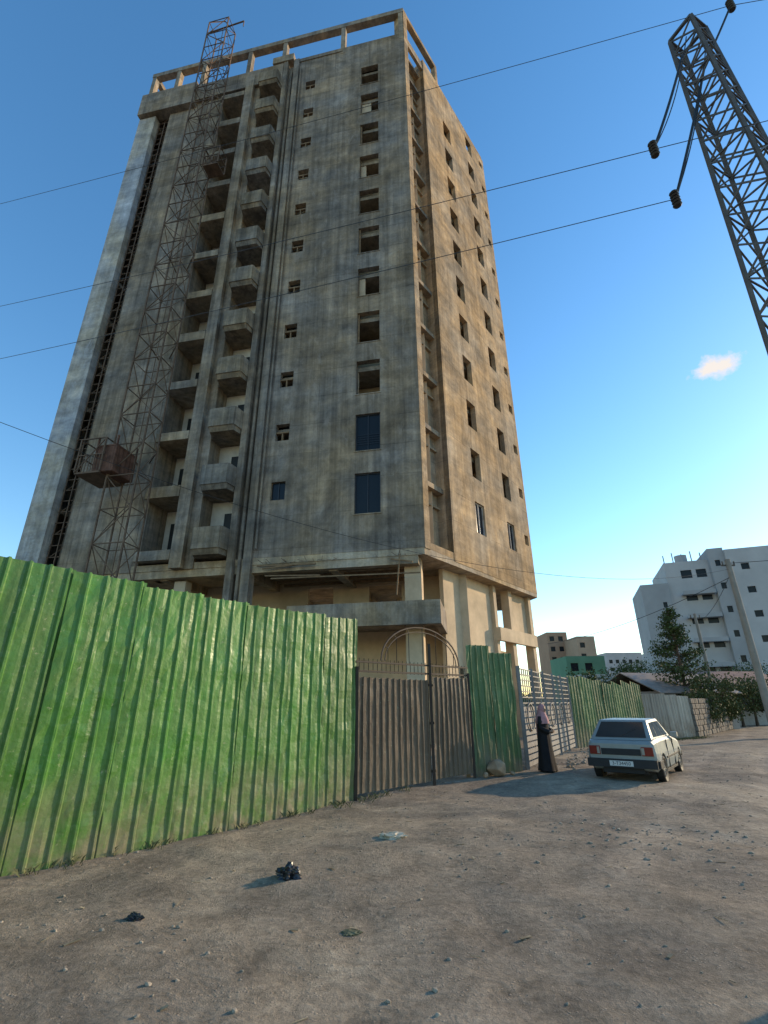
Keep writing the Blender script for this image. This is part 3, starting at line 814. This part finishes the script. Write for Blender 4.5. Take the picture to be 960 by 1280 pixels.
mb=MB(); rings(mb,[(0.04,0.23,0.27,0,0,1.3),(0.25,0.20,0.245,0,0,1.2),(0.5,0.18,0.225,0,0,1),(0.75,0.165,0.21,0,0,.7),(0.9,0.155,0.20,0,0,.5),(1.02,0.135,0.175,0,0,.4),(1.15,0.14,0.185,0.01,0,.3),(1.25,0.13,0.195,0,0,.2),(1.32,0.10,0.17,0,0,.1),(1.37,0.065,0.08,0,0,0),(1.42,0.055,0.055,0.01,0,0)])
for s in (-1,1): mb.tube([(0,s*0.14,1.30),(0.0,s*0.20,1.17),(0.01,s*0.235,1.04),(0.10,s*0.175,0.98),(0.185,s*0.125,0.95)],[0.06,0.068,0.065,0.066,0.062],12,False)
mb.obj('robe',robe,per,smooth=True)
mb=MB()
ell(mb,(0.022,0,1.49),(0.112,0.098,0.132),24,16,keep=lambda x,y,z: not(x>0.58 and -0.75<z<0.62 and abs(y)<0.75))
rings(mb,[(1.47,0.10,0.095,0.0,0,.3),(1.40,0.105,0.11,0.0,0,.6),(1.33,0.135,0.17,0.0,0,.8),(1.24,0.165,0.21,0.0,0,.9),(1.14,0.17,0.215,0.0,0.0,1.0)],36,0.05,2)
mb.tube([(-0.12,0.10,1.35),(-0.17,0.12,1.15),(-0.19,0.13,0.92),(-0.20,0.12,0.78)],[0.05,0.07,0.08,0.05],10,True,0.4)
mb.obj('headscarf',rose,per,smooth=True)
mb=MB()
for s in (-1,1): ell(mb,(0.10,s*0.10,0.035),(0.13,0.045,0.04),12,8)
mb.obj('shoes',M['black'],per,smooth=True)

# ------------------------------------------------------------------ debris
def rock(mb,c,r,rnd,fl=0.7):
    i0=len(mb.v);t=(1+5**.5)/2
    pts=[(-1,t,0),(1,t,0),(-1,-t,0),(1,-t,0),(0,-1,t),(0,1,t),(0,-1,-t),(0,1,-t),(t,0,-1),(t,0,1),(-t,0,-1),(-t,0,1)]
    an=rnd.random()*6.28
    for p_ in pts:
        v=Vector(p_).normalized()*r*rnd.uniform(0.7,1.25); x=v.x*math.cos(an)-v.y*math.sin(an)*0.75;y=v.x*math.sin(an)+v.y*math.cos(an)*0.75
        mb.v.append((c[0]+x,c[1]+y,c[2]+v.z*fl))
    for f in ((0,11,5),(0,5,1),(0,1,7),(0,7,10),(0,10,11),(1,5,9),(5,11,4),(11,10,2),(10,7,6),(7,1,8),(3,9,4),(3,4,2),(3,2,6),(3,6,8),(3,8,9),(4,9,5),(2,4,11),(6,2,10),(8,6,7),(9,8,1)):
        mb.f.append(tuple(i0+q for q in f))
rnd=random.Random(12)
def side(x,y):
    a=Vector(Gf0);e=(Vector(F1)-a).normalized(); return (x-a.x)*e.y-(y-a.y)*e.x
mb=MB();c_=0
while c_<6000:
    y=1.5+rnd.random()**1.3*22; x=rnd.uniform(-6,14)
    if side(x,y)<0.1 or (y>12 and x<y-9.6): continue
    if noise.noise(Vector((x*0.6,y*0.6,9)))<rnd.uniform(-0.6,0.25): continue
    r=0.004+0.022*rnd.random()**5
    if side(x,y)<0.6 and rnd.random()<0.15: r*=2
    rock(mb,(x,y,gh(x,y)+r*0.1),r,rnd,0.55);c_+=1
for _ in range(160):
    x=3.6+rnd.gauss(0,1.0);y=7.3+rnd.gauss(0,0.7); r=0.010+0.03*rnd.random()**3; rock(mb,(x,y,gh(x,y)+r*0.1),r,rnd,0.5)
for _ in range(120):
    t=rnd.random(); x=4.2+t*3.2+rnd.gauss(0,0.15)+0.45; y=14.2+t*6.0+rnd.gauss(0,0.3); r=0.02+0.06*rnd.random()**2; rock(mb,(x,y,gh(x,y)+r*0.2),r,rnd)
mb.obj('gravel',flat('pebble_stone',(0.31,0.255,0.19),0.95,0,0.4,9))
mb=MB();rock(mb,(2.62,12.85,0.17),0.26,rnd,0.9);rock(mb,(2.3,12.6,0.06),0.1,rnd);rock(mb,(3.0,13.0,0.05),0.09,rnd)
mb.obj('boulder',flat('boulder_stone',(0.36,0.25,0.16),0.95,0,0.3,4),bevel=0.03)
def grass(name,spots,col,h0=0.09):
    mb=MB();rnd=random.Random(5)
    for (cx,cy,n_,sp) in spots:
        for _ in range(n_):
            x=cx+rnd.gauss(0,sp);y=cy+rnd.gauss(0,sp);z=gh(x,y)-0.01;h=h0*rnd.uniform(0.4,1.2);a_=rnd.random()*6.28;b_=rnd.uniform(0.4,1.3)*h
            w=0.004; dx,dy=math.cos(a_),math.sin(a_)
            mb.v+=[(x-dy*w,y+dx*w,z),(x+dy*w,y-dx*w,z),(x+dx*b_*0.4,y+dy*b_*0.4,z+h*0.7),(x+dx*b_,y+dy*b_,z+h)]
            i=len(mb.v)-4; mb.f+=[(i,i+1,i+2),(i+2,i+3,i)]
    mb.obj(name,flat(name+'_blade',col,0.8,0,0.4,5),fix=False)
sp=[]
a=Vector(Gf0);d_=Vector(F1)-a
for i in range(22):
    t=rnd.random()**1.0; p_=a+d_*t; o_=rnd.uniform(0.02,0.12); sp.append((p_.x+o_*0.79,p_.y-o_*0.6,rnd.randint(5,16),0.05))
for i in range(9):
    t=rnd.uniform(0.85,1.3); p_=a+d_*t; sp.append((p_.x+0.15,p_.y-0.15,14,0.08))
for i in range(40):
    t=rnd.random(); p_=Vector(GF)+(Vector(WF)-Vector(GF))*t; sp.append((p_.x+0.3,p_.y-0.3,25,0.15))
grass('grass_tufts',sp,(0.11,0.115,0.05))
def crumple(name,c,sx,sy,sz,mat,seed):
    bm=bmesh.new();bmesh.ops.create_icosphere(bm,subdivisions=4,radius=1)
    for v in bm.verts:
        n_=noise.noise(v.co*1.8+Vector((seed,0,0)))*0.55+abs(noise.noise(v.co*4.5+Vector((0,seed,0))))*0.5
        v.co*=(0.85+n_); v.co=Vector((v.co.x*sx,v.co.y*sy,max(v.co.z*sz,-0.25*sz)))
    me=bpy.data.meshes.new(name);bm.to_mesh(me);bm.free();me.materials.append(mat)
    ob=bpy.data.objects.new(name,me);COL.objects.link(ob);ob.location=(c[0],c[1],gh(c[0],c[1])+0.2*sz)
bagm=flat('black_plastic',(0.012,0.013,0.017),0.28,0,0.2,9,0.6)
crumple('black_plastic_bag',(-0.99,5.83),0.12,0.09,0.09,bagm,1)
crumple('black_plastic_bag',(-2.05,4.85),0.06,0.05,0.03,bagm,5)
crumple('pale_plastic_sack',(0.07,7.31),0.19,0.10,0.045,flat('pale_plastic',(0.52,0.44,0.33),0.6),3)
crumple('crushed_leaves',(-0.28,4.62),0.08,0.05,0.014,flat('dull_green_litter',(0.12,0.12,0.07),0.8,0,0.4,9),9)
mb=MB();rnd=random.Random(77)
for _ in range(240):
    y=1.8+rnd.random()**1.2*12;x=rnd.uniform(-3.5,8)
    if side(x,y)<0.1: continue
    a_=rnd.random()*6.28;l=rnd.uniform(0.02,0.12);z=gh(x,y)+0.006
    mb.strut((x,y,z),(x+l*math.cos(a_),y+l*math.sin(a_),z+0.008),rnd.choice((0.004,0.008,0.025)),0.003)
mb.obj('twigs_and_litter',flat('dry_litter',(0.28,0.23,0.15),0.9,0,0.6,3))

# ------------------------------------------------------------------ background
ap=empty('grey_apartment_block',(34.8,65,0),rad(-20))
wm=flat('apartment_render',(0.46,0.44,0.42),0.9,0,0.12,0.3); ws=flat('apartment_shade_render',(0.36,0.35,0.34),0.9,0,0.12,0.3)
def block(x0,x1,y0,y1,z1,mat,wins,nm):
    hl=[]
    for (wx,ww,wh,z0) in wins:
        z=z0
        while z+wh<z1-0.5: hl.append((wx,wx+ww,z,z+wh)); z+=3.0
    mb=MB(); wall_holes(mb,x0,x1,0,z1,y0,0.3,hl); mb.box(x0,x0+0.3,y0+0.31,y1,0,z1-0.01); mb.box(x1-0.3,x1,y0+0.31,y1,0,z1-0.01); mb.box(x0+0.3,x1-0.3,y0+0.31,y1,z1-0.6,z1-0.3)
    mb.obj(nm+'_walls',mat,ap)
    mb=MB(); mb.quad((x0+0.3,y0+0.2,0.1),(x1-0.3,y0+0.2,0.1),(x1-0.3,y0+0.2,z1-0.7),(x0+0.3,y0+0.2,z1-0.7)); mb.obj(nm+'_glazing',M['glass'],ap)
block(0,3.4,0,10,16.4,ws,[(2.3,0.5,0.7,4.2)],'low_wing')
block(3.4,8.6,0.3,11,19.2,wm,[(5.2,1.3,1.1,1.9),(7.0,1.2,1.1,1.9)],'mid_wing')
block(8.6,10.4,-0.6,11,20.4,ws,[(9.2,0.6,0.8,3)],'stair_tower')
block(10.4,24,-1.0,12,20.0,wm,[(11.8,0.9,0.8,2.2),(15.5,1.2,1.2,2.2)],'main_wing')
mb=MB()
for k_ in range(5):
    z=2.7+3*k_; mb.box(4.7,8.4,-0.9,0.29,z-0.15,z); mb.box(4.7,8.4,-0.9,-0.8,z,z+0.35)
for k_ in range(5): mb.strut((3.6+k_*1.1,0.6,19.2),(3.6+k_*1.1,0.6,20.3+0.3*(k_%2)),0.12)
mb.tube([(6.4,4,19.2),(6.4,4,20.9)],0.8,12)
mb.obj('balconies',ws,ap)
def farb(name,x,y,w,d,h,col,rz=0):
    e=empty(name,(x,y,0),rz); mb=MB();hl=[]
    nxw=int(w/2.6);nzw=int(h/3)
    for i in range(nxw):
        for j in range(nzw): hl.append((0.7+i*2.6,2.1+i*2.6,0.9+j*3,2.3+j*3))
    wall_holes(mb,0,w,0,h,0,0.3,hl); mb.box(0,0.3,0.31,d,0,h);mb.box(w-0.3,w,0.31,d,0,h);mb.box(0.3,w-0.3,0.31,d,h-0.6,h-0.3)
    mb.obj('walls',flat(name+'_render',col,0.9,0,0.15,0.2),e); mb=MB(); mb.quad((0.3,0.25,0.1),(w-0.3,0.25,0.1),(w-0.3,0.25,h-0.7),(0.3,0.25,h-0.7)); mb.obj('glazing',M['glass'],e)
farb('brown_apartment_block',49,150,6,10,21.5,(0.36,0.22,0.14)); farb('brown_apartment_block',54,140,5,10,19,(0.40,0.27,0.18))
farb('green_netted_building',33,92,7,9,9.5,(0.12,0.24,0.15)); farb('far_apartment_block',88,200,14,12,20,(0.42,0.38,0.36)); farb('far_apartment_block',118,230,20,12,22,(0.42,0.40,0.40))
farb('low_white_house',27,70,14,8,5.2,(0.45,0.43,0.40))
def house(name,x,y,w,d,h,col,roof,rz=0):
    e=empty(name,(x,y,0),rz); mb=MB(); wall_holes(mb,0,w,0,h,0,0.25,[(w*0.2,w*0.35,0.9,2.0),(w*0.55,w*0.7,0.9,2.0)])
    mb.box(0,0.25,0.26,d,0,h);mb.box(w-0.25,w,0.26,d,0,h);mb.box(0.25,w-0.25,d-0.25,d,0,h); mb.obj('walls',flat(name+'_wall',col,0.9),e)
    mb=MB(); o=0.4
    mb.v+=[(-o,-o,h-0.1),(w+o,-o,h-0.1),(w+o,d/2,h+1.2),(-o,d/2,h+1.2),(w+o,d+o,h-0.1),(-o,d+o,h-0.1)]; mb.f+=[(0,1,2,3),(3,2,4,5)]
    ro=mb.obj('roof',flat(name+'_roofing',roof,0.6,0.1,0.4,1.5),e); so=ro.modifiers.new('s','SOLIDIFY');so.thickness=0.06
house('tin_roof_house',16.5,31,6,5,2.2,(0.3,0.27,0.24),(0.24,0.19,0.15),rad(20))
house('tin_roof_house',23,37,7,5,2.6,(0.35,0.33,0.30),(0.25,0.13,0.09),rad(10))
house('tin_roof_house',27,45,9,6,2.9,(0.4,0.38,0.36),(0.32,0.31,0.30),rad(10))
e=empty('telecom_lattice_mast',(44.5,72,0)); mb=MB()
for c in ((-0.8,-0.8),(0.8,-0.8),(0,0.8)): mb.strut((c[0],c[1],0),(c[0]*0.3,c[1]*0.3,14),0.12)
for i in range(12): z=i*1.15;f_=1-0.7*z/14; mb.strut((-0.8*f_,-0.8*f_,z),(0.8*f_,-0.8*f_,z+1.1),0.09);mb.strut((0.8*f_,-0.8*f_,z),(-0.8*f_,-0.8*f_,z+1.1),0.09)
mb.obj('lattice',flat('red_white_mast',(0.4,0.25,0.22),0.7),e)

def leafmat(name,c1,c2):
    k=N(name,0.75,0,0.2); o=k.tc.outputs['Object']
    k.color(k.mix(k.rng(k.noise(o,1.6,4,0.6),0.35,0.65),c1,c2)); return k.m
lm=leafmat('dark_foliage',(0.03,0.055,0.018),(0.09,0.115,0.035)); lm2=leafmat('hedge_foliage',(0.035,0.055,0.018),(0.11,0.115,0.04))
bark=flat('bark',(0.10,0.07,0.05),0.95,0,0.3,6)
def leaf(mb,p,s,rnd):
    a_=Vector((rnd.gauss(0,1),rnd.gauss(0,1),rnd.gauss(0,1))).normalized();b_=a_.orthogonal().normalized();c=a_.cross(b_)
    mb.quad(p-b_*s,p+c*s*0.45,p+b_*s,p-c*s*0.45)
def conifer(name,x,y,h,r,seed,base=1.2):
    rnd=random.Random(seed); e=empty(name,(x,y,0)); tb=MB(); tb.tube([(0,0,-0.1),(0.05,0,h*0.5),(0,0.03,h*0.97)],[0.16,0.09,0.02],10); lf=MB()
    z=base
    while z<h*0.98:
        f=1-(z-base)/(h-base); n_=rnd.randint(4,6)
        for i in range(n_):
            a_=rnd.random()*6.28; l=r*(f**0.7+0.06)*rnd.uniform(0.55,1.15); end=Vector((l*math.cos(a_),l*math.sin(a_),z+l*rnd.uniform(0.05,0.45)))
            st=Vector((0,0,z)); tb.tube([st,st.lerp(end,0.5)+Vector((0,0,-0.05)),end],[0.035,0.02,0.008],5)
            for q in range(int(26+l*34)):
                t=rnd.uniform(0.2,1.05); p=st.lerp(end,t)+Vector((rnd.gauss(0,0.13),rnd.gauss(0,0.13),rnd.gauss(-0.02,0.11))); leaf(lf,p,rnd.uniform(0.05,0.12),rnd)
        z+=rnd.uniform(0.18,0.34)
    tb.obj('trunk',bark,e); lf.obj('foliage',lm,e,fix=False)
conifer('conifer_tree',18.9,32.5,7.6,2.0,3)
def broad(name,x,y,h,r,seed,mat,dens=1.0):
    rnd=random.Random(seed); e=empty(name,(x,y,0)); tb=MB();lf=MB()
    tb.tube([(0,0,-0.1),(0.08,0.02,h*0.35),(0.02,0,h*0.7)],[0.05*h**0.8,0.035*h**0.8,0.02],8)
    for i in range(int(12*dens)+6):
        a_=rnd.random()*6.28;rr=r*rnd.uniform(0.2,0.85);zz=h*rnd.uniform(0.35,0.92); c=Vector((rr*math.cos(a_),rr*math.sin(a_),zz)); s=r*rnd.uniform(0.25,0.42)
        tb.tube([(0,0,h*0.3),tuple(c*0.5+Vector((0,0,h*0.2))),tuple(c)],[0.05,0.03,0.01],5)
        for q in range(150):
            p=c+Vector((rnd.gauss(0,s*0.55),rnd.gauss(0,s*0.55),rnd.gauss(0,s*0.45)))
            if p.z>0.02: leaf(lf,p,rnd.uniform(0.05,0.13)*(0.6+0.1*h),rnd)
    tb.obj('limbs',bark,e); lf.obj('foliage',mat,e,fix=False)
for i,(x,y,h,r) in enumerate([(17.5,28.7,2.4,1.2),(19.3,30.6,2.9,1.4),(20.9,32.3,2.3,1.2),(22.3,34.2,2.8,1.5),(24,35.5,3.0,1.6),(26,37,3.2,1.8)]): broad('roadside_bush',x,y,h,r,40+i,lm2)
for i,(x,y,h,r) in enumerate([(34,50,4.5,2.5),(38,52,5,2.8),(22,48,5,2.4),(30,58,6,3),(13,33,3.6,1.6),(45,55,5,3)]): broad('street_tree',x,y,h,r,60+i,lm)
mb=MB();rnd=random.Random(99)
for i in range(170):
    a_=rad(rnd.uniform(-60,75)); d=rnd.uniform(230,330); cx,cy=d*math.sin(a_),d*math.cos(a_);h=rnd.uniform(5,11)
    for q in range(70):
        p=Vector((cx+rnd.gauss(0,5),cy+rnd.gauss(0,3),abs(rnd.gauss(h*0.4,h*0.25)))); leaf(mb,p,rnd.uniform(0.8,1.8),rnd)
mb.obj('distant_trees',lm,fix=False)

# ------------------------------------------------------------------ light
SUN_EL=rad(17); SUN_AZ=rad(63)
sd=Vector((math.sin(SUN_AZ)*math.cos(SUN_EL),math.cos(SUN_AZ)*math.cos(SUN_EL),math.sin(SUN_EL)))
sl=bpy.data.lights.new('sun','SUN');sl.energy=4.8;sl.angle=rad(0.55);sl.color=(1.0,0.77,0.50)
so=bpy.data.objects.new('sun',sl);COL.objects.link(so);so.rotation_euler=sd.to_track_quat('Z','Y').to_euler();so.location=(30,10,30)
w=bpy.data.worlds.new('World');scene.world=w;w.use_nodes=True;nt=w.node_tree;nt.nodes.clear()
sky=nt.nodes.new('ShaderNodeTexSky');sky.sky_type='NISHITA';sky.sun_disc=False;sky.sun_elevation=SUN_EL;sky.sun_rotation=SUN_AZ;sky.altitude=300;sky.air_density=1.2;sky.dust_density=0.2;sky.ozone_density=2.2
hs_=nt.nodes.new('ShaderNodeHueSaturation');hs_.inputs['Saturation'].default_value=1.25;nt.links.new(sky.outputs[0],hs_.inputs['Color'])
bg=nt.nodes.new('ShaderNodeBackground');bg.inputs[1].default_value=0.29;ou=nt.nodes.new('ShaderNodeOutputWorld')
tc=nt.nodes.new('ShaderNodeTexCoord')
cd=Vector((0.84,1.0,0.785)).normalized()
dist=nt.nodes.new('ShaderNodeVectorMath');dist.operation='SUBTRACT';nt.links.new(tc.outputs['Generated'],dist.inputs[0]);dist.inputs[1].default_value=cd
mp_=nt.nodes.new('ShaderNodeMapping');nt.links.new(dist.outputs[0],mp_.inputs[0]);mp_.inputs['Scale'].default_value=(1,1,2.4)
ln=nt.nodes.new('ShaderNodeVectorMath');ln.operation='LENGTH';nt.links.new(mp_.outputs[0],ln.inputs[0])
nn=nt.nodes.new('ShaderNodeTexNoise');nn.inputs['Scale'].default_value=30;nn.inputs['Detail'].default_value=8;nn.inputs['Roughness'].default_value=0.65;nt.links.new(tc.outputs['Generated'],nn.inputs['Vector'])
r1=nt.nodes.new('ShaderNodeMapRange');r1.inputs[1].default_value=0.0;r1.inputs[2].default_value=0.09;r1.inputs[3].default_value=0.44;r1.inputs[4].default_value=-0.25;nt.links.new(ln.outputs['Value'],r1.inputs[0])
ad=nt.nodes.new('ShaderNodeMath');ad.operation='ADD';nt.links.new(r1.outputs[0],ad.inputs[0]);nt.links.new(nn.outputs['Fac'],ad.inputs[1])
r2=nt.nodes.new('ShaderNodeMapRange');r2.inputs[1].default_value=0.60;r2.inputs[2].default_value=0.88;nt.links.new(ad.outputs[0],r2.inputs[0])
mx=nt.nodes.new('ShaderNodeMix');mx.data_type='RGBA';nt.links.new(r2.outputs[0],mx.inputs[0]);nt.links.new(hs_.outputs[0],mx.inputs[6]);mx.inputs[7].default_value=(3.3,3.05,2.85,1)
nt.links.new(mx.outputs[2],bg.inputs[0]);nt.links.new(bg.outputs[0],ou.inputs[0])

# ------------------------------------------------------------------ camera
p=rad(21.7);r=-rad(0.5)
F=Vector((0,math.cos(p),math.sin(p)));U=Vector((0,-math.sin(p),math.cos(p)));R=Vector((1,0,0))
Rr=R*math.cos(r)+U*math.sin(r);Ur=U*math.cos(r)-R*math.sin(r)
cam=bpy.data.cameras.new('camera');cam.sensor_fit='VERTICAL';cam.sensor_height=36;cam.lens=604/1280*36;cam.clip_end=5000;cam.clip_start=0.05
co=bpy.data.objects.new('camera',cam);COL.objects.link(co)
mt_=Matrix.Identity(4)
for i in range(3): mt_[i][0]=Rr[i];mt_[i][1]=Ur[i];mt_[i][2]=-F[i]
mt_[0][3]=0;mt_[1][3]=0;mt_[2][3]=1.6
co.matrix_world=mt_
scene.camera=co
scene.view_settings.view_transform='Standard';scene.view_settings.look='None';scene.view_settings.exposure=0;scene.view_settings.gamma=1
